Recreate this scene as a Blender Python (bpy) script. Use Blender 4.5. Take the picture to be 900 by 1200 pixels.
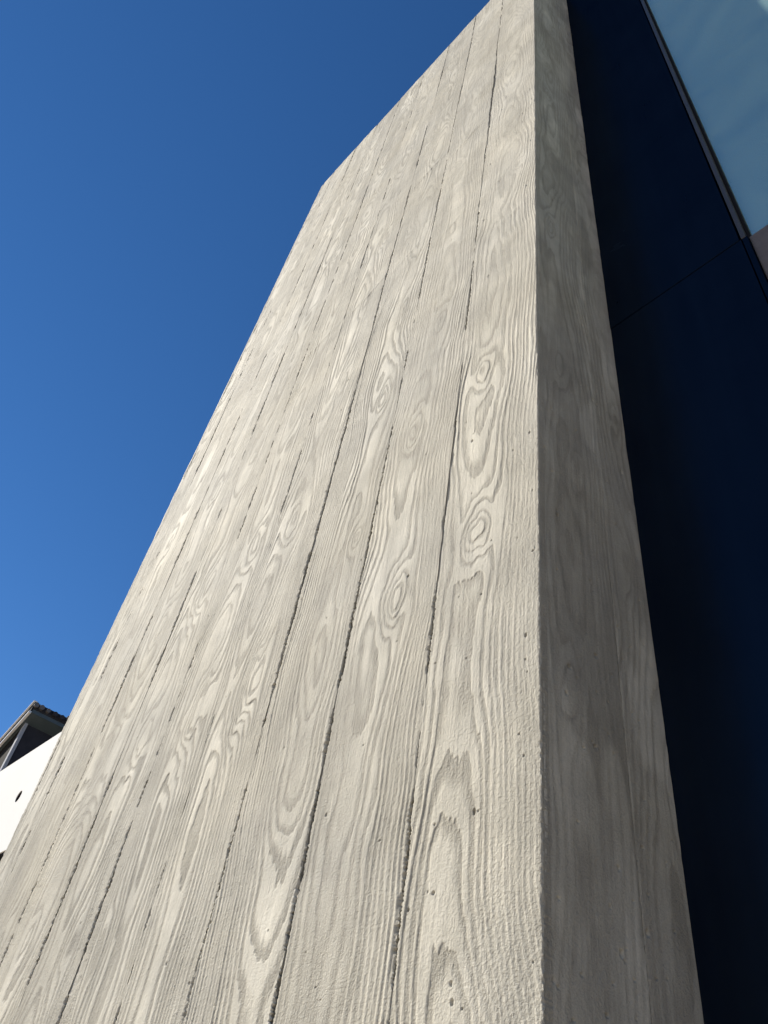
import bpy, bmesh, math, random
import numpy as np
from mathutils import Matrix, Vector

# ------------------------------------------------------------------ scene, camera, light
scene = bpy.context.scene
for o in list(bpy.data.objects):
    bpy.data.objects.remove(o)
COL = scene.collection

CAM = Vector((0.3954, -0.5, 1.5))
RIGHT = Vector((0.67908919, 0.72152284, 0.13506538))
DOWN = Vector((-0.44945534, 0.55417617, -0.70062734))
FWD = Vector((-0.58036865, 0.41508260, 0.70062734))
cam_data = bpy.data.cameras.new('camera')
cam = bpy.data.objects.new('camera', cam_data)
COL.objects.link(cam)
M = Matrix.Identity(4)
for i in range(3):
    M[i][0] = RIGHT[i]; M[i][1] = -DOWN[i]; M[i][2] = -FWD[i]; M[i][3] = CAM[i]
cam.matrix_world = M
cam_data.sensor_fit = 'VERTICAL'
cam_data.sensor_height = 36.0
cam_data.sensor_width = 27.0
cam_data.lens = 27.0
cam_data.clip_start = 0.02
cam_data.clip_end = 5000
scene.camera = cam

SUN_EL = math.radians(39)
SUN_OFF = math.radians(26)            # angle between the sun's bearing and the pillar's wide face
sun_dir = Vector((-math.cos(SUN_OFF) * math.cos(SUN_EL), -math.sin(SUN_OFF) * math.cos(SUN_EL), math.sin(SUN_EL)))
world = bpy.data.worlds.new('World')
scene.world = world
world.use_nodes = True
wn = world.node_tree
bg = wn.nodes['Background']
sky = wn.nodes.new('ShaderNodeTexSky')
sky.sky_type = 'NISHITA'
sky.sun_disc = False
sky.sun_elevation = SUN_EL
sky.sun_rotation = math.atan2(sun_dir.x, sun_dir.y)
sky.air_density = 1.0
sky.dust_density = 0.0
sky.ozone_density = 3.0
sky.altitude = 2200
hs = wn.nodes.new('ShaderNodeHueSaturation')
hs.inputs['Saturation'].default_value = 1.23
hs.inputs['Hue'].default_value = 0.503
wn.links.new(sky.outputs[0], hs.inputs['Color'])
wn.links.new(hs.outputs[0], bg.inputs[0])
bg.inputs[1].default_value = 0.071
sl = bpy.data.lights.new('sun', 'SUN')
sl.energy = 5.0
sl.angle = math.radians(0.53)
sl.color = (1.0, 0.94, 0.84)
sun = bpy.data.objects.new('sun', sl)
COL.objects.link(sun)
sun.rotation_euler = sun_dir.to_track_quat('Z', 'Y').to_euler()
scene.view_settings.view_transform = 'Standard'
scene.view_settings.look = 'None'
scene.view_settings.exposure = 0.8
scene.view_settings.gamma = 1.0
scene.view_settings.use_curve_mapping = False

# ------------------------------------------------------------------ helpers
def tag(o, label=None, cat=None, group=None, kind=None):
    if label: o['label'] = label
    if cat: o['category'] = cat
    if group: o['group'] = group
    if kind: o['kind'] = kind
    return o

def empty(name, loc, label, cat):
    o = bpy.data.objects.new(name, None)
    o.empty_display_size = 0.2
    COL.objects.link(o)
    o.location = loc
    return tag(o, label, cat, kind='thing')

def link(name, me, mat, parent=None):
    o = bpy.data.objects.new(name, me)
    COL.objects.link(o)
    if mat: me.materials.append(mat)
    if parent:
        o.parent = parent
        o.matrix_parent_inverse = Matrix.Translation(-parent_loc(parent))
    return o

def parent_loc(p):
    v = Vector((0, 0, 0))
    return p.location.copy() if p.type == 'EMPTY' else v      # mesh parents already stand at the origin

def box(name, lo, hi, mat, parent=None, bevel=0.0):
    bm = bmesh.new()
    bmesh.ops.create_cube(bm, size=1)
    for v in bm.verts:
        for k in range(3):
            v.co[k] = lo[k] + (v.co[k] + 0.5) * (hi[k] - lo[k])
    if bevel:
        bmesh.ops.bevel(bm, geom=bm.edges[:], offset=bevel, segments=2, affect='EDGES', profile=0.5)
    me = bpy.data.meshes.new(name)
    bm.to_mesh(me); bm.free()
    return link(name, me, mat, parent)

def cyl(name, c, axis, r, length, mat, parent=None, seg=20, dome=0.0):
    bm = bmesh.new()
    bmesh.ops.create_cone(bm, cap_ends=True, segments=seg, radius1=r, radius2=r, depth=length)
    rot = Vector((0, 0, 1)).rotation_difference(Vector(axis)).to_matrix().to_4x4()
    bmesh.ops.transform(bm, matrix=Matrix.Translation(c) @ rot, verts=bm.verts)
    me = bpy.data.meshes.new(name)
    bm.to_mesh(me); bm.free()
    return link(name, me, mat, parent)

# ------------------------------------------------------------------ materials
def nmat(name):
    m = bpy.data.materials.new(name)
    m.use_nodes = True
    t = m.node_tree
    return m, t, t.nodes['Principled BSDF']

def N(t, kind, **kw):
    n = t.nodes.new(kind)
    for k, v in kw.items():
        if k in n.inputs.keys() if isinstance(k, str) else False:
            n.inputs[k].default_value = v
        else:
            setattr(n, k, v)
    return n

def noise(t, vec, scale, detail=4, rough=0.55, dist=0.0):
    n = t.nodes.new('ShaderNodeTexNoise')
    n.inputs['Scale'].default_value = scale
    n.inputs['Detail'].default_value = detail
    n.inputs['Roughness'].default_value = rough
    n.inputs['Distortion'].default_value = dist
    t.links.new(vec, n.inputs['Vector'])
    return n.outputs['Fac']

def math_n(t, op, a, b=None, c=None, clamp=False):
    n = t.nodes.new('ShaderNodeMath'); n.operation = op; n.use_clamp = clamp
    for i, v in enumerate((a, b, c)):
        if v is None: continue
        if isinstance(v, (int, float)): n.inputs[i].default_value = v
        else: t.links.new(v, n.inputs[i])
    return n.outputs[0]

def mix_c(t, fac, a, b, blend='MIX'):
    n = t.nodes.new('ShaderNodeMix'); n.data_type = 'RGBA'; n.blend_type = blend
    for s, v in ((n.inputs[0], fac), (n.inputs[6], a), (n.inputs[7], b)):
        if isinstance(v, (int, float)): s.default_value = v
        elif isinstance(v, tuple): s.default_value = (*v, 1.0)
        else: t.links.new(v, s)
    return n.outputs[2]

def ramp(t, fac, lo, hi):
    n = t.nodes.new('ShaderNodeMapRange')
    n.inputs[1].default_value = lo; n.inputs[2].default_value = hi
    t.links.new(fac, n.inputs[0])
    return n.outputs[0]

def bump(t, height, dist, strength=1.0, normal=None):
    n = t.nodes.new('ShaderNodeBump')
    n.inputs['Distance'].default_value = dist
    if isinstance(strength, (int, float)): n.inputs['Strength'].default_value = strength
    else: t.links.new(strength, n.inputs['Strength'])
    t.links.new(height, n.inputs['Height'])
    if normal: t.links.new(normal, n.inputs['Normal'])
    return n.outputs[0]

def obj_vec(t):
    n = t.nodes.new('ShaderNodeTexCoord')
    return n.outputs['Object']

def geo_pos(t):
    return t.nodes.new('ShaderNodeNewGeometry').outputs['Position']

def attr(t, name):
    n = t.nodes.new('ShaderNodeAttribute'); n.attribute_name = name
    return n.outputs['Fac']

def make_concrete():
    m, t, b = nmat('board_marked_concrete')
    pos = geo_pos(t)
    plate = attr(t, 'plateau')
    tone = attr(t, 'tone')
    sand = noise(t, pos, 520, 3, 0.6)
    grit = noise(t, pos, 260, 4, 0.65)
    cloud = noise(t, pos, 9, 5, 0.6)
    blot = noise(t, pos, 34, 4, 0.6)
    base = mix_c(t, plate, (0.322, 0.304, 0.256), (0.508, 0.485, 0.414))
    k = math_n(t, 'ADD', math_n(t, 'MULTIPLY', ramp(t, cloud, 0.3, 0.7), 0.26), 0.85)
    k = math_n(t, 'MULTIPLY', k, math_n(t, 'ADD', math_n(t, 'MULTIPLY', ramp(t, blot, 0.3, 0.7), 0.12), 0.94))
    k = math_n(t, 'MULTIPLY', k, math_n(t, 'ADD', math_n(t, 'MULTIPLY', ramp(t, sand, 0.3, 0.7), 0.16), 0.92))
    mp = t.nodes.new('ShaderNodeMapping'); mp.inputs['Scale'].default_value = (1.0, 1.0, 0.09)
    t.links.new(pos, mp.inputs['Vector'])
    streak = noise(t, mp.outputs[0], 26, 5, 0.62)                        # run-down and board tone
    k = math_n(t, 'MULTIPLY', k, math_n(t, 'ADD', math_n(t, 'MULTIPLY', ramp(t, streak, 0.3, 0.72), 0.26), 0.86))
    mf = t.nodes.new('ShaderNodeMapping'); mf.inputs['Scale'].default_value = (1.0, 1.0, 0.05)
    t.links.new(pos, mf.inputs['Vector'])
    fibre = noise(t, mf.outputs[0], 330, 4, 0.6)                         # fine fibres of the form boards
    k = math_n(t, 'MULTIPLY', k, math_n(t, 'ADD', math_n(t, 'MULTIPLY', ramp(t, fibre, 0.3, 0.7), 0.11), 0.945))
    k = math_n(t, 'MULTIPLY', k, tone)
    comb = t.nodes.new('ShaderNodeCombineXYZ')
    for i in range(3): t.links.new(k, comb.inputs[i])
    col = mix_c(t, 1.0, base, comb.outputs[0], 'MULTIPLY')
    warm = mix_c(t, math_n(t, 'MULTIPLY', ramp(t, noise(t, pos, 3.1, 4), 0.4, 0.7), 0.5), col, mix_c(t, 1.0, col, (1.04, 1.0, 0.90), 'MULTIPLY'))
    t.links.new(warm, b.inputs['Base Color'])
    b.inputs['Roughness'].default_value = 0.86
    b.inputs['Specular IOR Level'].default_value = 0.3
    amt = math_n(t, 'SUBTRACT', 1.0, math_n(t, 'MULTIPLY', plate, 0.55))
    n0 = bump(t, fibre, 0.0011, amt)
    n1 = bump(t, grit, 0.0014, amt, n0)
    n2 = bump(t, sand, 0.0008, amt, n1)
    t.links.new(n2, b.inputs['Normal'])
    return m

def simple(name, col, rough=0.5, spec=0.5, var=0.1, scale=8.0, bmp=0.0, metal=0.0):
    m, t, b = nmat(name)
    pos = geo_pos(t)
    n = noise(t, pos, scale, 5, 0.6)
    lo = tuple(c * (1 - var) for c in col); hi = tuple(c * (1 + var) for c in col)
    t.links.new(mix_c(t, ramp(t, n, 0.3, 0.7), lo, hi), b.inputs['Base Color'])
    b.inputs['Roughness'].default_value = rough
    b.inputs['Specular IOR Level'].default_value = spec
    b.inputs['Metallic'].default_value = metal
    if bmp:
        t.links.new(bump(t, noise(t, pos, scale * 12, 4, 0.6), bmp), b.inputs['Normal'])
    return m

def make_panel():
    m = bpy.data.materials.new('navy_cladding_panel'); m.use_nodes = True
    t = m.node_tree
    t.nodes.clear()
    out = t.nodes.new('ShaderNodeOutputMaterial')
    pos = geo_pos(t)
    n = noise(t, pos, 5, 5, 0.6)
    mp = t.nodes.new('ShaderNodeMapping'); mp.inputs['Scale'].default_value = (1.0, 1.0, 0.06)
    t.links.new(pos, mp.inputs['Vector'])
    run = noise(t, mp.outputs[0], 30, 4, 0.6)
    df = t.nodes.new('ShaderNodeBsdfDiffuse')
    t.links.new(mix_c(t, ramp(t, math_n(t, 'ADD', math_n(t, 'MULTIPLY', n, 0.5), math_n(t, 'MULTIPLY', run, 0.5)), 0.35, 0.65),
                      (0.0016, 0.0042, 0.0110), (0.0030, 0.0068, 0.0165)), df.inputs[0])
    gl = t.nodes.new('ShaderNodeBsdfGlossy'); gl.inputs['Color'].default_value = (0.6, 0.8, 1.0, 1)
    t.links.new(math_n(t, 'ADD', math_n(t, 'MULTIPLY', n, 0.16), 0.16), gl.inputs['Roughness'])
    t.links.new(bump(t, noise(t, pos, 6, 2), 0.0012), gl.inputs['Normal'])
    mx = t.nodes.new('ShaderNodeMixShader'); mx.inputs[0].default_value = 0.022
    t.links.new(df.outputs[0], mx.inputs[1]); t.links.new(gl.outputs[0], mx.inputs[2])
    t.links.new(mx.outputs[0], out.inputs[0])
    return m

def make_glass():
    m = bpy.data.materials.new('coated_window_glass'); m.use_nodes = True
    t = m.node_tree
    t.nodes.clear()
    out = t.nodes.new('ShaderNodeOutputMaterial')
    tr = t.nodes.new('ShaderNodeBsdfTransparent'); tr.inputs[0].default_value = (0.62, 0.74, 0.76, 1)
    gl = t.nodes.new('ShaderNodeBsdfGlossy'); gl.inputs['Roughness'].default_value = 0.02
    gl.inputs['Color'].default_value = (0.80, 1.0, 0.90, 1)
    mx = t.nodes.new('ShaderNodeMixShader')
    fr = t.nodes.new('ShaderNodeFresnel'); fr.inputs[0].default_value = 1.5
    fac = math_n(t, 'ADD', math_n(t, 'MULTIPLY', fr.outputs[0], 0.5), 0.62, clamp=True)
    t.links.new(fac, mx.inputs[0]); t.links.new(tr.outputs[0], mx.inputs[1]); t.links.new(gl.outputs[0], mx.inputs[2])
    pos = geo_pos(t)
    t.links.new(bump(t, noise(t, pos, 2.2, 2), 0.003), gl.inputs['Normal'])
    df = t.nodes.new('ShaderNodeBsdfDiffuse'); df.inputs[0].default_value = (0.50, 0.74, 0.66, 1)   # pale teal veil, painting in haze and brightness the pane lacks
    mx2 = t.nodes.new('ShaderNodeMixShader')
    t.links.new(math_n(t, 'ADD', math_n(t, 'MULTIPLY', noise(t, pos, 3.5, 4, 0.6, 1.5), 0.26), 0.11), mx2.inputs[0])
    t.links.new(mx.outputs[0], mx2.inputs[1]); t.links.new(df.outputs[0], mx2.inputs[2])
    t.links.new(mx2.outputs[0], out.inputs[0])
    return m

CONC = make_concrete()
PANEL = make_panel()
GLASS = make_glass()
FRAME = simple('bronze_window_frame', (0.05, 0.047, 0.042), 0.4, 0.5, 0.12, 20)
GASKET = simple('black_rubber_gasket', (0.012, 0.013, 0.016), 0.9, 0.12)
SPANDREL = simple('brown_grey_concrete', (0.125, 0.116, 0.12), 0.8, 0.3, 0.18, 40, 0.002)
ROOM = simple('pale_interior_plaster', (0.62, 0.62, 0.60), 0.8, 0.3, 0.03)
STUCCO = simple('white_render', (0.64, 0.64, 0.62), 0.85, 0.2, 0.015, 3, 0.001)
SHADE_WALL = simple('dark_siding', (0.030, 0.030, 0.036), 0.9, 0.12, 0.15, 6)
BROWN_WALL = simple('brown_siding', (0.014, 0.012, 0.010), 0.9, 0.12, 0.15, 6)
TRIM = simple('pale_metal_trim', (0.66, 0.66, 0.66), 0.35, 0.5, 0.05)
POST = simple('grey_corner_trim', (0.30, 0.30, 0.31), 0.5, 0.4, 0.08)
TILE = simple('dark_roof_tile', (0.035, 0.035, 0.04), 0.9, 0.12, 0.25, 10)
TILE_END = simple('weathered_tile_end', (0.11, 0.10, 0.095), 0.6, 0.5, 0.25, 15)
FASCIA = simple('teal_grey_fascia', (0.055, 0.075, 0.085), 0.5, 0.5, 0.1, 5)
PIPE = simple('dark_drain_pipe', (0.022, 0.018, 0.02), 0.9, 0.12)
PAVE = simple('pale_paving', (0.40, 0.335, 0.26), 0.85, 0.3, 0.15, 1.5, 0.002)

LAMP_MAT, _t, _b = nmat('lamp_diffuser')
_b.inputs['Base Color'].default_value = (0.85, 0.88, 0.86, 1)
_b.inputs['Emission Color'].default_value = (0.80, 1.0, 0.95, 1)
_b.inputs['Emission Strength'].default_value = 5.0
LAMP = (0.665, 0.935, 5.72)
# ------------------------------------------------------------------ numpy noise
def h2(ix, iy, seed):
    n = (ix.astype(np.int64) * 374761393 + iy.astype(np.int64) * 668265263 + seed * 1442695041) & 0xFFFFFFFF
    n = ((n ^ (n >> 13)) * 1274126177) & 0xFFFFFFFF
    n = ((n ^ (n >> 16)) * 2246822519) & 0xFFFFFFFF
    n = n ^ (n >> 15)
    return n.astype(np.float64) / 4294967295.0

def vnoise(x, y, seed):
    ix = np.floor(x); iy = np.floor(y)
    fx = x - ix; fy = y - iy
    fx = fx * fx * fx * (fx * (fx * 6 - 15) + 10); fy = fy * fy * fy * (fy * (fy * 6 - 15) + 10)
    a = h2(ix, iy, seed); b = h2(ix + 1, iy, seed); c = h2(ix, iy + 1, seed); d = h2(ix + 1, iy + 1, seed)
    return (a * (1 - fx) + b * fx) * (1 - fy) + (c * (1 - fx) + d * fx) * fy * 1.0 - 0.5

def fbm(x, y, seed, octv=3, gain=0.5):
    r = 0; a = 1.0
    for k in range(octv):
        r = r + a * vnoise(x * 2 ** k + 17.3 * k, y * 2 ** k + 5.1 * k, seed + k * 31)
        a *= gain
    return r

def n1(y, seed, octv=2, gain=0.5):
    return fbm(np.zeros_like(y) + 0.37, y, seed, octv, gain) * 2.0

def sstep(a, b, x):
    t = np.clip((x - a) / (b - a), 0, 1)
    return t * t * (3 - 2 * t)

# ------------------------------------------------------------------ board-marked surface
def rows_for(D, over, z_top, z0=1.60):
    """row heights, spaced evenly in viewing angle so that detail is even over the visible stretch"""
    a0 = math.atan2(z0 - 1.5, D); a1 = math.atan2(z_top - 1.5, D)
    n = int((a1 - a0) * 768 * over)
    vis = 1.5 + D * np.tan(np.linspace(a0, a1, n))
    low = np.linspace(0.0, z0, 120)[:-1]
    return np.concatenate([low, vis])

def wood_field(u, z, spec, seed):
    """ring number, knot mask for a flat-sawn softwood board; u across from the board's middle, z along"""
    sp = spec.get('sp', 0.0055)
    uc = spec.get('uc', 0.0) + 0.030 * n1(z / 0.75, seed + 1) + 0.006 * n1(z / 0.19, seed + 2)
    H = spec.get('H', 0.08) + 0.016 * n1(z / 0.55, seed + 3) + 0.0035 * n1(z / 0.16, seed + 4)
    if 'keys' in spec:
        kz = [k[0] for k in spec['keys']]; kh = [k[1] for k in spec['keys']]
        inside = sstep(kz[0] - 0.1, kz[0], z) * (1 - sstep(kz[-1], kz[-1] + 0.2, z))
        H = H * (1 - inside) + inside * (0.08 + 0.55 * (np.interp(z, kz, kh) - 0.045) + 0.002 * n1(z / 0.12, seed + 9))
    x = u - uc
    w = fbm(u / 0.040, z / 0.30, seed + 5, 3) * 0.010
    rho = np.sqrt((x + w * 0.6) ** 2 + H ** 2) / sp
    rho = rho + 0.80 * fbm(u / 0.035, z / 0.22, seed + 6, 2) + 0.16 * fbm(u / 0.011, z / 0.07, seed + 7, 2)
    rho = rho + 0.13 * fbm(u / 0.0032, z / 0.030, seed + 8, 2)
    km = np.zeros_like(u)
    for (ku, kz, a, bb, A) in spec['knots']:
        tilt = 0.10
        du = u - ku - tilt * (z - kz) * 0.5; dz = z - kz
        sel = np.abs(dz) < bb * 7
        du = du + a * 0.38 * fbm(u / 0.022, z / 0.06, seed + 31, 2); dz = dz + bb * 0.35 * fbm(u / 0.018, z / 0.05, seed + 37, 2)
        q = (du[sel] / a) ** 2 + (dz[sel] / bb) ** 2
        ci = (min(np.searchsorted(z[:, 0], kz), z.shape[0] - 1), int(np.argmin(np.abs(u[min(np.searchsorted(z[:, 0], kz), z.shape[0] - 1)] - ku))))
        rho[sel] += (rho[ci] - rho[sel]) * 0.85 * np.exp(-0.30 * q)        # the board's own rings give way to the knot's
        rho[sel] += 0.85 * A * (0.55 * np.exp(-q * 0.8) + 0.50 / (1 + 0.8 * q) ** 1.5)
        km[sel] = np.maximum(km[sel], np.exp(-q * 2.2))
    return rho, km

def relief(u, z, spec, seed, board_w):
    rho, km = wood_field(u, z, spec, seed)
    i = np.floor(rho); t = rho - i
    r1 = h2(i, i * 0 + 3, seed + 11); r2 = h2(i, i * 0 + 9, seed + 12)
    g = np.abs(np.gradient(rho, axis=1) / np.gradient(u, axis=1))       # rings per metre across the board
    wide = 1 - sstep(40, 150, g)
    b = 0.26 + 0.20 * r1 + 0.28 * wide
    up = sstep(0.0, 1.0, t / np.clip(0.0022 * g, 0.035, 0.22))
    dn = 1 - sstep(b - 0.12, b + 0.24, t)
    p = up * dn
    # broad plains of flat grain lie at uneven heights, ring by ring
    h = 0.00088 * (p - 0.4) * (0.55 + 0.75 * r2) + 0.00030 * (r2 - 0.5)
    soft = spec.get('soft', 1.0)
    fade = 0.72 + 0.95 * fbm(u / 0.07, z / 0.28, seed + 13, 3)          # worn and filled patches
    fade = np.clip(fade, 0.12, 1.2)
    calm = 1 - spec.get('calm', 0.0) * sstep(2.7, 3.5, z)
    h = h * fade * soft * calm
    h += 0.00045 * km + 0.0010 * fbm(u / 0.05, z / 0.30, seed + 14, 3)
    h += 0.00030 * fbm(u / 0.004, z / 0.012, seed + 15, 2) * (1 - 0.6 * p)
    for (fz, fu, fw, fh) in spec.get('folds', ()):                       # wrinkles across the grain
        dz = z - fz - 0.25 * (u - fu) - 0.012 * n1(u / 0.03, seed + 61)
        h += 1.7 * fh * np.exp(-(dz / 0.010) ** 2) * np.exp(-((u - fu) / fw) ** 2)
    pl = np.clip(p * fade, 0, 1)
    amt = (0.45 + 0.55 * wide) * soft * calm                                     # close grain blends in tone
    pl = pl * amt + 0.42 * (1 - amt)
    pl = pl + spec.get('blotch', 0.0) * (sstep(0.02, 0.22, fbm(u / 0.05, z / 0.22, seed + 81, 3)) - 0.4)
    # air bubbles
    if spec.get('pits', 0):
        rng = random.Random(seed * 7 + 1)
        for _ in range(spec['pits']):
            pu = (rng.random() - 0.5) * board_w * 0.95
            pz = 1.62 + rng.random() ** 1.7 * 2.2
            pr = 0.0007 + 0.0009 * rng.random() ** 4
            lo, hi = np.searchsorted(z[:, 0], (pz - 0.01, pz + 0.01))
            if hi <= lo: continue
            dd = ((u[lo:hi] - pu) / pr) ** 2 + ((z[lo:hi] - pz) / (pr * (1.0 + rng.random()))) ** 2
            h[lo:hi] -= spec.get('deep', 1.0) * (1.4 * pr + 0.0012) * np.exp(-dd * dd * 0.8)
    return h, pl

def edge_line(z, seed, openness, scale=1.0):
    """ragged half-gap at a board joint"""
    js = seed // 17 * 17
    slow = n1(z / 0.20, js, 2) + n1(z / 0.045, js + 3, 2) * 0.9
    wide = sstep(0.0, 0.7, slow + openness)
    rag = np.abs(n1(z / 0.0050, seed + 5, 3, 0.85)) * 0.0015 + np.maximum(0, n1(z / 0.025, seed + 8, 3, 0.7)) * 0.0007
    return scale * (0.00003 + wide * (0.00010 + rag)), wide

def board_mesh(name, ua, ub, z, cols, spec, seed, to_world, parent, ea, eb, offset, rag_a=0, rag_b=0, skirt=0.012, wa=0.0, wb=0.0):
    """a cast board imprint between ua < ub; to_world maps (across, height, outward) to xyz"""
    zz = np.repeat(z[:, None], cols + 1, 1)
    s = np.linspace(0, 1, cols + 1)[None, :]
    ea, ma = ea if isinstance(ea, tuple) else (ea, np.ones_like(z))
    eb, mb = eb if isinstance(eb, tuple) else (eb, np.ones_like(z))
    A = ua + ea + wa; B = ub - eb + wb
    uu = A[:, None] * (1 - s) + B[:, None] * s
    mid = (ua + ub) / 2
    h, pl = relief(uu - mid, zz, spec, seed, ub - ua)
    h = h + 0.6 * offset + 0.0013 * n1(zz / 0.7, seed + 21)
    # crumbly arrises
    for dist_, rag, sd, wd in ((uu - A[:, None], rag_a, 41, ma[:, None]), (B[:, None] - uu, rag_b, 47, mb[:, None])):
        r = 0.0008 + rag * (0.5 + n1(zz / 0.008, seed + sd, 4, 0.8) * 1.0 + 3.0 * np.maximum(0, n1(zz / 0.035, seed + sd + 3) - 0.45))
        r = np.maximum(r * wd, 0.00005)
        k = np.clip(1 - dist_ / r, 0, 1)
        h = h - (0.9 * r) * (1 - np.sqrt(1 - k * k * 0.999))
    n, c = uu.shape
    P = to_world(uu.ravel(), zz.ravel(), h.ravel())
    idx = np.arange(n * c).reshape(n, c)
    quads = np.stack([idx[:-1, :-1], idx[:-1, 1:], idx[1:, 1:], idx[1:, :-1]], -1).reshape(-1, 4)
    verts = [P]; faces = [quads]; base = n * c
    plate = [pl.ravel()]
    for col, flip in ((0, True), (c - 1, False)):
        f = P[idx[:, col]]
        bk = to_world(uu[:, col], zz[:, col], np.full(n, -skirt))
        verts += [f, bk]; plate += [np.full(n, 0.2), np.full(n, 0.2)]
        a = base + np.arange(n); b_ = base + n + np.arange(n); base += 2 * n
        q = np.stack([a[:-1], b_[:-1], b_[1:], a[1:]], -1)
        if flip: q = q[:, ::-1]
        faces.append(q)
    # top edge
    f = P[idx[-1]]; bk = to_world(uu[-1], zz[-1], np.full(c, -skirt))
    verts += [f, bk]; plate += [np.full(c, 0.2)] * 2
    a = base + np.arange(c); b_ = base + c + np.arange(c)
    faces.append(np.stack([a[:-1], a[1:], b_[1:], b_[:-1]], -1))
    V = np.concatenate(verts); F = np.concatenate(faces)
    me = bpy.data.meshes.new(name)
    me.vertices.add(len(V)); me.vertices.foreach_set('co', V.astype(np.float32).ravel())
    me.loops.add(F.size); me.loops.foreach_set('vertex_index', F.astype(np.int32).ravel())
    me.polygons.add(len(F))
    me.polygons.foreach_set('loop_start', np.arange(0, F.size, 4, dtype=np.int32))
    me.polygons.foreach_set('loop_total', np.full(len(F), 4, dtype=np.int32))
    me.update(calc_edges=True)
    me.polygons.foreach_set('use_smooth', np.ones(len(F), dtype=bool))
    at = me.attributes.new('plateau', 'FLOAT', 'POINT')
    at.data.foreach_set('value', np.concatenate(plate).astype(np.float32))
    at = me.attributes.new('tone', 'FLOAT', 'POINT')
    tz = spec.get('tone', 1.0) * (1 + 0.05 * n1(V[:, 2] / 0.8, seed + 71) + 0.035 * n1(V[:, 2] / 0.23, seed + 73))
    at.data.foreach_set('value', tz.astype(np.float32))
    return link(name, me, CONC, parent)

def wander(z, j):
    return 0.0014 * n1(z / 0.42, 700 + j * 13, 2) + 0.0007 * n1(z / 0.035, 900 + j * 13, 2)

TOP = 5.57
WIDTH = 1.441
DEPTH = 0.2185
pillar = empty('concrete_pillar', (-WIDTH / 2, 0.3, 0), 'tall pale grey concrete pillar cast with a coarse wood board grain', 'pillar')

def front_map(u, z, h): return np.stack([u, -h, z], -1)
def side_map(u, z, h): return np.stack([h - 0.0009, u, z], -1)

joints = [0.0, -0.1625, -0.3285, -0.4945, -0.6570, -0.8270, -0.9915, -1.1555, -1.3255, -1.4205, -WIDTH]
openness = [0, 0.55, 1.0, 0.45, 0.32, 0.62, 0.45, 0.42, 0.25, 0.0, 0]
# knots seen on each board: (distance from the board's middle, height, half width, half length, strength in rings)
rowz = [1.00, 1.41, 1.80, 2.145, 2.505, 2.89, 3.28, 3.66, 4.06, 4.46, 4.87, 5.27]
rk = random.Random(5)
known = {0: {3: (-0.0967, 2.180, 0.023, 0.048, 4.5), 4: (-0.1076, 2.540, 0.021, 0.050, 4.0), 2: None, 1: None},
         1: {3: (-0.2385, 2.140, 0.025, 0.055, 5.0), 4: (-0.2631, 2.514, 0.018, 0.055, 4.5)},
         2: {3: (-0.3640, 2.324, 0.012, 0.030, 3.0), 4: (-0.3798, 2.702, 0.018, 0.055, 4.0)},
         3: {3: (-0.5578, 2.134, 0.032, 0.068, 4.4), 4: (-0.5905, 2.504, 0.027, 0.068, 4.2)},
         4: {3: (-0.7201, 2.137, 0.036, 0.078, 4.2), 4: (-0.7214, 2.513, 0.030, 0.072, 4.0)},
         5: {3: (-0.9105, 2.139, 0.038, 0.078, 4.0), 4: (-0.8873, 2.496, 0.033, 0.074, 3.8)},
         6: {3: (-1.0848, 2.146, 0.038, 0.078, 3.8), 4: (-1.0614, 2.472, 0.034, 0.074, 3.6)}}
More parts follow.
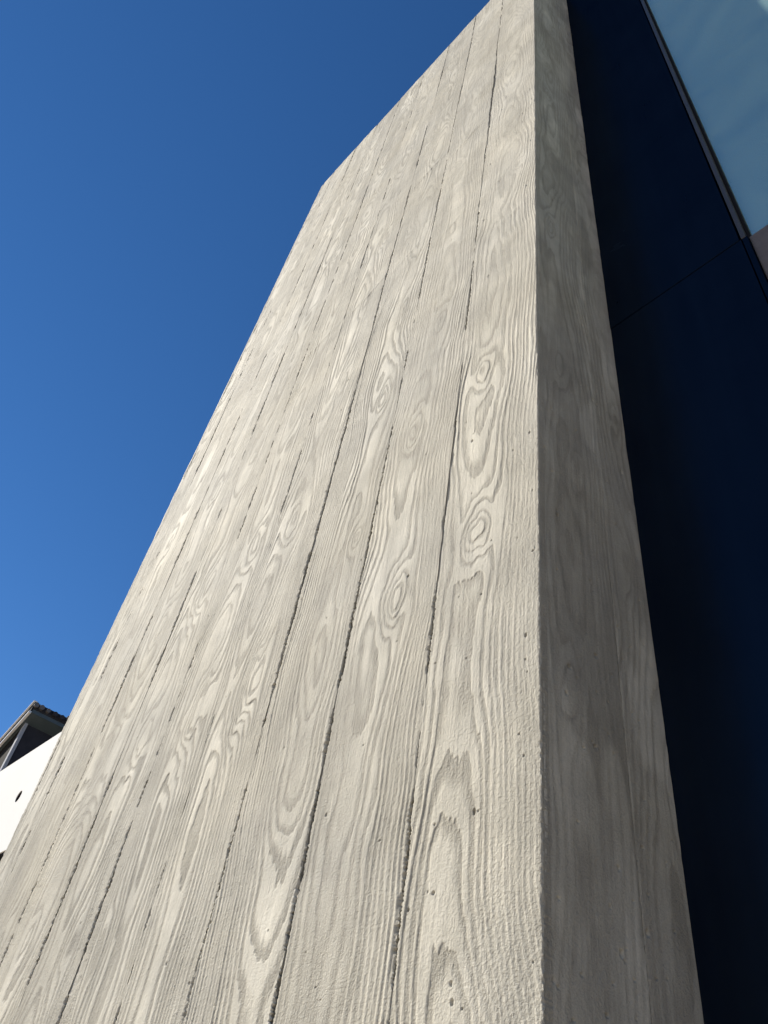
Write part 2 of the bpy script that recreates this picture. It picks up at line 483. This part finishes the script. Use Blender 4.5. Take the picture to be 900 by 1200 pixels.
for k in range(10):
    ub, ua = joints[k], joints[k + 1]
    mid = (ua + ub) / 2; wdt = ub - ua
    kn = []
    for r, zr in enumerate(rowz):
        if k in known and r in known[k]:
            a = known[k][r]
            if a: kn.append((a[0] - mid, *a[1:]))
            continue
        if rk.random() < 0.25 or wdt < 0.06: continue
        kn.append(((rk.random() - 0.5) * 0.07, zr + rk.uniform(-0.05, 0.05) + (0.18 if k == 2 else 0),
                   rk.uniform(0.007, 0.021) + 0.001 * k, rk.uniform(0.028, 0.06) + 0.0015 * k, rk.uniform(1.5, 4.5) * (1 - 0.06 * k)))
    spec = dict(knots=kn, sp=[0.0052, 0.0050, 0.0046, 0.0050, 0.0050, 0.0054, 0.0054, 0.0055, 0.0055, 0.007][k],
                uc=[-0.018, -0.022, 0.030, -0.01, 0.012, -0.01, 0.01, 0.0, 0.0, 0.05][k],
                H=[0.080, 0.080, 0.085, 0.075, 0.078, 0.080, 0.085, 0.08, 0.08, 0.08][k],
                calm=[0.5, 0.45, 0.3, 0.15, 0, 0, 0, 0, 0, 0][k], blotch=0.10, soft=[0.82, 0.88, 0.92, 1, 1, 1, 1, 1, 1, 1][k],
                tone=[1.02, 0.99, 0.97, 1.01, 1.0, 0.97, 1.02, 1.0, 0.98, 0.93][k],
                folds=[((3.05, 0.02, .05, .0005), (3.30, -.03, .05, .0006), (3.62, 0.04, .04, .0007), (3.9, -.02, .05, .0008), (4.25, .03, .05, .0009)), ((3.86, 0, .08, .0012), (4.2, .03, .05, .0008), (3.3, 0, .05, .0005)), ((3.36, 0, .06, .0007), (3.9, 0, .08, .0014)), ((3.33, 0, .09, .0012), (4.0, 0, .05, .0007)), ((3.31, 0, .09, .0010),), (), (), (), (), ()][k],
                pits=[60, 16, 12, 8, 6, 4, 3, 0, 0, 0][k])
    if k == 0:
        spec['keys'] = [(1.3, 0.010), (1.62, 0.020), (1.72, 0.033), (1.80, 0.042), (1.95, 0.056), (2.12, 0.054), (2.30, 0.044), (2.46, 0.034), (2.62, 0.040), (2.85, 0.030), (3.1, 0.044), (3.4, 0.034)]
    if k == 1:
        spec['keys'] = [(1.5, 0.056), (1.80, 0.052), (1.93, 0.045), (2.10, 0.032), (2.25, 0.042), (2.36, 0.046), (2.50, 0.033), (2.70, 0.046), (2.95, 0.032), (3.3, 0.046)]
    D = math.hypot(mid - CAM.x, 0.5)
    px = D * D / 0.5 / 768 * 0.9
    cols = max(8, int(wdt / (px * 0.62 if k > 1 else px * 0.85)))
    z = rows_for(D, 1.55 if k < 3 else 1.3, TOP)
    seed = 100 + k * 137
    eb = edge_line(z, 5100 + k * 17 + 7, openness[k], 0.85 + 0.16 * k) if k > 0 else np.zeros_like(z) + 0.0008 + 0.00022 * n1(z / 0.006, 77, 4, 0.8)
    ea = edge_line(z, 5100 + (k + 1) * 17, openness[k + 1], 0.85 + 0.16 * k) if k < 9 else np.full_like(z, 0.0002)
    off = [0.0, 0.0002, 0.0009, 0.0009, 0.0004, 0.0014, 0.0019, 0.0013, 0.0008, -0.0010][k]
    board_mesh('board_imprint', ua, ub, z, cols, spec, seed, front_map, pillar, ea, eb, off,
               rag_a=0.0016, rag_b=0.0010 if k == 0 else 0.0016, wa=wander(z, k + 1) if k < 9 else 0.0, wb=wander(z, k) if k > 0 else 0.0)

# the pillar's narrow return
for k, (ya, yb) in enumerate(((0.0035, 0.1400), (0.1400, DEPTH + 0.05))):
    mid = (ya + yb) / 2
    spec = dict(knots=[((rk.random() - 0.5) * 0.06, zr + rk.uniform(-0.1, 0.1) + 0.1, 0.014, 0.05, rk.uniform(2.0, 4.0)) for zr in rowz],
                sp=0.0085, uc=-0.02 + 0.03 * k, H=0.04, tone=1.0, pits=110, soft=0.55, blotch=0.42, deep=2.2)
    z = rows_for(0.55, 1.2, TOP)
    board_mesh('board_imprint', ya, yb, z, int((yb - ya) / 0.0017), spec, 3000 + k * 211, side_map, pillar,
               np.full_like(z, 0.0001), np.full_like(z, 0.0001), [0.0, -0.0004][k], rag_a=0.0004, rag_b=0.0004)

core = box('core', (-WIDTH + 0.002, 0.0105, 0), (-0.0095, 0.62, TOP - 0.004), CONC, pillar)
for nm, val in (('plateau', 0.2), ('tone', 0.9)):
    at = core.data.attributes.new(nm, 'FLOAT', 'POINT')
    at.data.foreach_set('value', np.full(len(core.data.vertices), val, dtype=np.float32))

# ------------------------------------------------------------------ ground
bm = bmesh.new()
bmesh.ops.create_grid(bm, x_segments=2, y_segments=2, size=2500)
me = bpy.data.meshes.new('ground'); bm.to_mesh(me); bm.free()
tag(link('ground', me, PAVE), kind='structure')

# ------------------------------------------------------------------ facade beside the pillar
FY = DEPTH
JZ = 2.8155
fac = empty('clad_building', (1.5, FY + 0.1, 0), 'building front of dark navy cladding panels with a tall blue window beside the pillar', 'building')
box('wall', (-1.2, FY + 0.05, 0), (0.255, 5.0, 6.1), GASKET, fac)
box('wall', (1.46, FY + 0.05, 0), (3.6, 5.0, 6.1), GASKET, fac)
box('wall', (0.255, 2.6, 0), (1.46, 5.0, 6.1), ROOM, fac)
XW = 0.2590
box('panel', (-0.05, FY, JZ + 0.0004), (XW - 0.003, FY + 0.03, 6.1), PANEL, fac, 0.0002)
box('panel', (-0.05, FY + 0.0015, 0.12), (XW - 0.001, FY + 0.034, JZ - 0.0004), PANEL, fac, 0.0002)
box('joint_seal', (-0.05, FY + 0.0008, JZ - 0.0004), (XW - 0.003, FY + 0.02, JZ + 0.0004), PANEL, fac)
for a, b in ((1.46, 2.30), (2.305, 3.10), (3.105, 3.60)):
    box('panel', (a, FY, JZ + 0.0004), (b, FY + 0.03, 6.1), PANEL, fac, 0.0002)
    box('panel', (a, FY + 0.0015, 0.12), (b, FY + 0.034, JZ - 0.0004), PANEL, fac, 0.0002)
box('panel', (XW + 0.001, FY + 0.0015, 0.12), (XW + 0.0095, FY + 0.05, JZ - 0.0004), PANEL, fac, 0.0002)
box('spandrel', (XW + 0.0105, FY + 0.008, 0.12), (1.455, FY + 0.09, JZ + 0.004), SPANDREL, fac, 0.002)
# room behind the window
box('floor_slab', (0.256, FY + 0.10, JZ - 0.25), (1.459, 2.599, JZ - 0.05), ROOM, fac)
box('ceiling_slab', (0.256, FY + 0.10, 5.72), (1.459, 2.599, 6.0), ROOM, fac)
def boxes(name, spans, mat, parent, bevel):
    bm = bmesh.new()
    for lo, hi in spans:
        vs = bmesh.ops.create_cube(bm, size=1)['verts']
        for v in vs:
            for k in range(3):
                v.co[k] = lo[k] + (v.co[k] + 0.5) * (hi[k] - lo[k])
    bmesh.ops.bevel(bm, geom=bm.edges[:], offset=bevel, segments=2, affect='EDGES', profile=0.5)
    me = bpy.data.meshes.new(name); bm.to_mesh(me); bm.free()
    return link(name, me, mat, parent)
win = boxes('window', [((XW, FY + 0.001, JZ + 0.001), (XW + 0.0075, FY + 0.05, 5.70)),
                       ((1.444, FY + 0.001, JZ + 0.001), (1.4555, FY + 0.05, 5.70)),
                       ((XW + 0.0076, FY + 0.001, 5.688), (1.4439, FY + 0.05, 5.70))], FRAME, fac, 0.001)
win['label'] = 'tall blue reflecting window in a thin bronze frame'
box('gasket', (XW + 0.0076, FY + 0.012, JZ + 0.005), (XW + 0.0125, FY + 0.05, 5.687), GASKET, win)
box('gasket', (1.434, FY + 0.012, JZ + 0.005), (1.4438, FY + 0.05, 5.687), GASKET, win)
box('pane', (XW + 0.0126, FY + 0.022, JZ + 0.006), (1.4339, FY + 0.030, 5.687), GLASS, win)

# ------------------------------------------------------------------ white house with a parapet
wh = empty('white_house', (-9, 3, 0), 'bright white rendered house with a drain hole in its balcony parapet', 'house')
PX0, PX1, PY, PZ0, PZ1 = -13.0, -5.4, 1.5, 3.647, 4.778
def plate_with_hole(name, hx, hz, r, mat, parent, depth=0.16):
    bm = bmesh.new()
    outer = [bm.verts.new((x, PY, z)) for x, z in ((PX0, PZ0), (PX1, PZ0), (PX1, PZ1), (PX0, PZ1))]
    ring = [bm.verts.new((hx + r * math.cos(a), PY, hz + r * math.sin(a))) for a in (2 * math.pi * k / 24 for k in range(24))]
    es = [bm.edges.new((outer[k], outer[(k + 1) % 4])) for k in range(4)]
    rs = [bm.edges.new((ring[k], ring[(k + 1) % 24])) for k in range(24)]
    bmesh.ops.triangle_fill(bm, edges=es + rs, use_beauty=True, normal=(0, -1, 0))
    bk = [bm.verts.new((v.co.x, PY + depth, v.co.z)) for v in outer]
    for k in range(4):
        bm.faces.new((outer[k], outer[(k + 1) % 4], bk[(k + 1) % 4], bk[k]))
    bm.faces.new(bk)
    rb = [bm.verts.new((v.co.x, PY + depth - 0.004, v.co.z)) for v in ring]
    for k in range(24):
        bm.faces.new((ring[k], rb[k], rb[(k + 1) % 24], ring[(k + 1) % 24]))
    bm.faces.new(rb)
    bmesh.ops.recalc_face_normals(bm, faces=bm.faces[:])
    me = bpy.data.meshes.new(name); bm.to_mesh(me); bm.free()
    return link(name, me, mat, parent)
par = plate_with_hole('parapet', -7.33, 4.222, 0.056, STUCCO, wh)
bm = bmesh.new()
r0, r1 = 0.0555, 0.044
ra = [(math.cos(2 * math.pi * k / 20), math.sin(2 * math.pi * k / 20)) for k in range(20)]
loops = [[bm.verts.new((-7.33 + r * c, y, 4.222 + r * s)) for c, s in ra] for r, y in ((r0, PY + 0.006), (r1 + 0.008, PY + 0.006), (r1 + 0.008, PY + 0.15))]
for A_, B_ in zip(loops, loops[1:]):
    for k in range(20): bm.faces.new((A_[k], A_[(k + 1) % 20], B_[(k + 1) % 20], B_[k]))
bm.faces.new(loops[-1])
me = bpy.data.meshes.new('drain_pipe'); bm.to_mesh(me); bm.free()
link('drain_pipe', me, PIPE, par)
box('parapet_shade', (PX0 + 0.003, PY + 0.012, PZ0 - 0.02), (PX1 - 0.003, PY + 0.158, PZ0 - 0.001), GASKET, wh)  # dark plate added to paint in the shade under the parapet
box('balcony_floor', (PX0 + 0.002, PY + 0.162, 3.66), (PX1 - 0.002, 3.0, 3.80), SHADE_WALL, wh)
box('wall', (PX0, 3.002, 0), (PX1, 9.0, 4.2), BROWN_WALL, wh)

# ------------------------------------------------------------------ dark house with a tiled eave
dh = empty('dark_house', (-19, 6, 0), 'dark shaded house with pale trimmed eave and round tile ends', 'house')
EX, EY, EZ = -15.21, 3.0, 8.80
WX, WY, SZ = EX - 0.30, EY + 0.10, 8.46
PITCH = 0.435
def rake(name, lo, hi, mat, parent, bevel=0.0):
    o = box(name, lo, hi, mat, parent, bevel)
    for v in o.data.vertices:
        v.co.z += PITCH * (v.co.x - EX)
    return o
def raked_wall(name, lo, hi, mat):
    o = box(name, lo, hi, mat, dh)
    for v in o.data.vertices:
        if v.co.z > 1: v.co.z += PITCH * (v.co.x - EX)
    return o
raked_wall('wall', (-24, WY + 0.02, 0), (WX - 0.02, 12, EZ - 0.20), SHADE_WALL)
raked_wall('siding', (-24, WY, 0), (WX - 0.12, WY + 0.019, EZ - 0.20), BROWN_WALL)
raked_wall('corner_post', (WX - 0.11, WY - 0.012, 0), (WX, WY + 0.05, EZ - 0.20), POST)
roof = rake('roof', (-24.3, EY + 0.03, EZ - 0.15), (EX - 0.015, 12.3, EZ - 0.015), TILE, dh)
rake('soffit', (-24.3, EY + 0.035, EZ - 0.225), (EX - 0.03, 12.3, EZ - 0.152), FASCIA, roof)
rake('barge_board', (-24.3, EY + 0.004, EZ - 0.20), (EX - 0.012, EY + 0.028, EZ - 0.018), GASKET, roof)
rake('verge_cap', (-24.3, EY - 0.03, EZ - 0.017), (EX, EY + 0.05, EZ + 0.006), TRIM, roof, 0.004)
rake('verge_trim', (-24.3, EY - 0.02, EZ - 0.255), (EX - 0.02, EY + 0.033, EZ - 0.208), TRIM, roof, 0.004)
proto = {}
for k, (dy, r, mt) in enumerate([(0.05, 0.050, TILE_END), (0.17, 0.050, TILE_END), (0.315, 0.042, TILE_END)] + [(0.47 + 0.155 * j, 0.048, TILE) for j in range(12)]):
    key = (r, mt.name)
    if key not in proto:
        o = cyl('rafter_end', (0, 0, 0), (1, 0, 0), r, 0.10, mt, roof); proto[key] = o
    else:
        o = proto[key].copy(); COL.objects.link(o)
    o.location = (EX + 0.005, EY + dy, EZ - 0.085)
box('snow_guard', (EX - 0.10, EY + 0.74, EZ - 0.02), (EX + 0.012, EY + 0.86, EZ + 0.035), TILE, roof, 0.01)

# ------------------------------------------------------------------ lamp in the room behind the window
lamp = empty('ceiling_lamp', LAMP, 'round white ceiling lamp glowing behind the blue window glass', 'lamp')
cyl('housing', (LAMP[0], LAMP[1], LAMP[2] - 0.02), (0, 0, 1), 0.17, 0.038, TRIM, lamp, 32)
cyl('diffuser', (LAMP[0], LAMP[1], LAMP[2] - 0.052), (0, 0, 1), 0.155, 0.025, LAMP_MAT, lamp, 32)
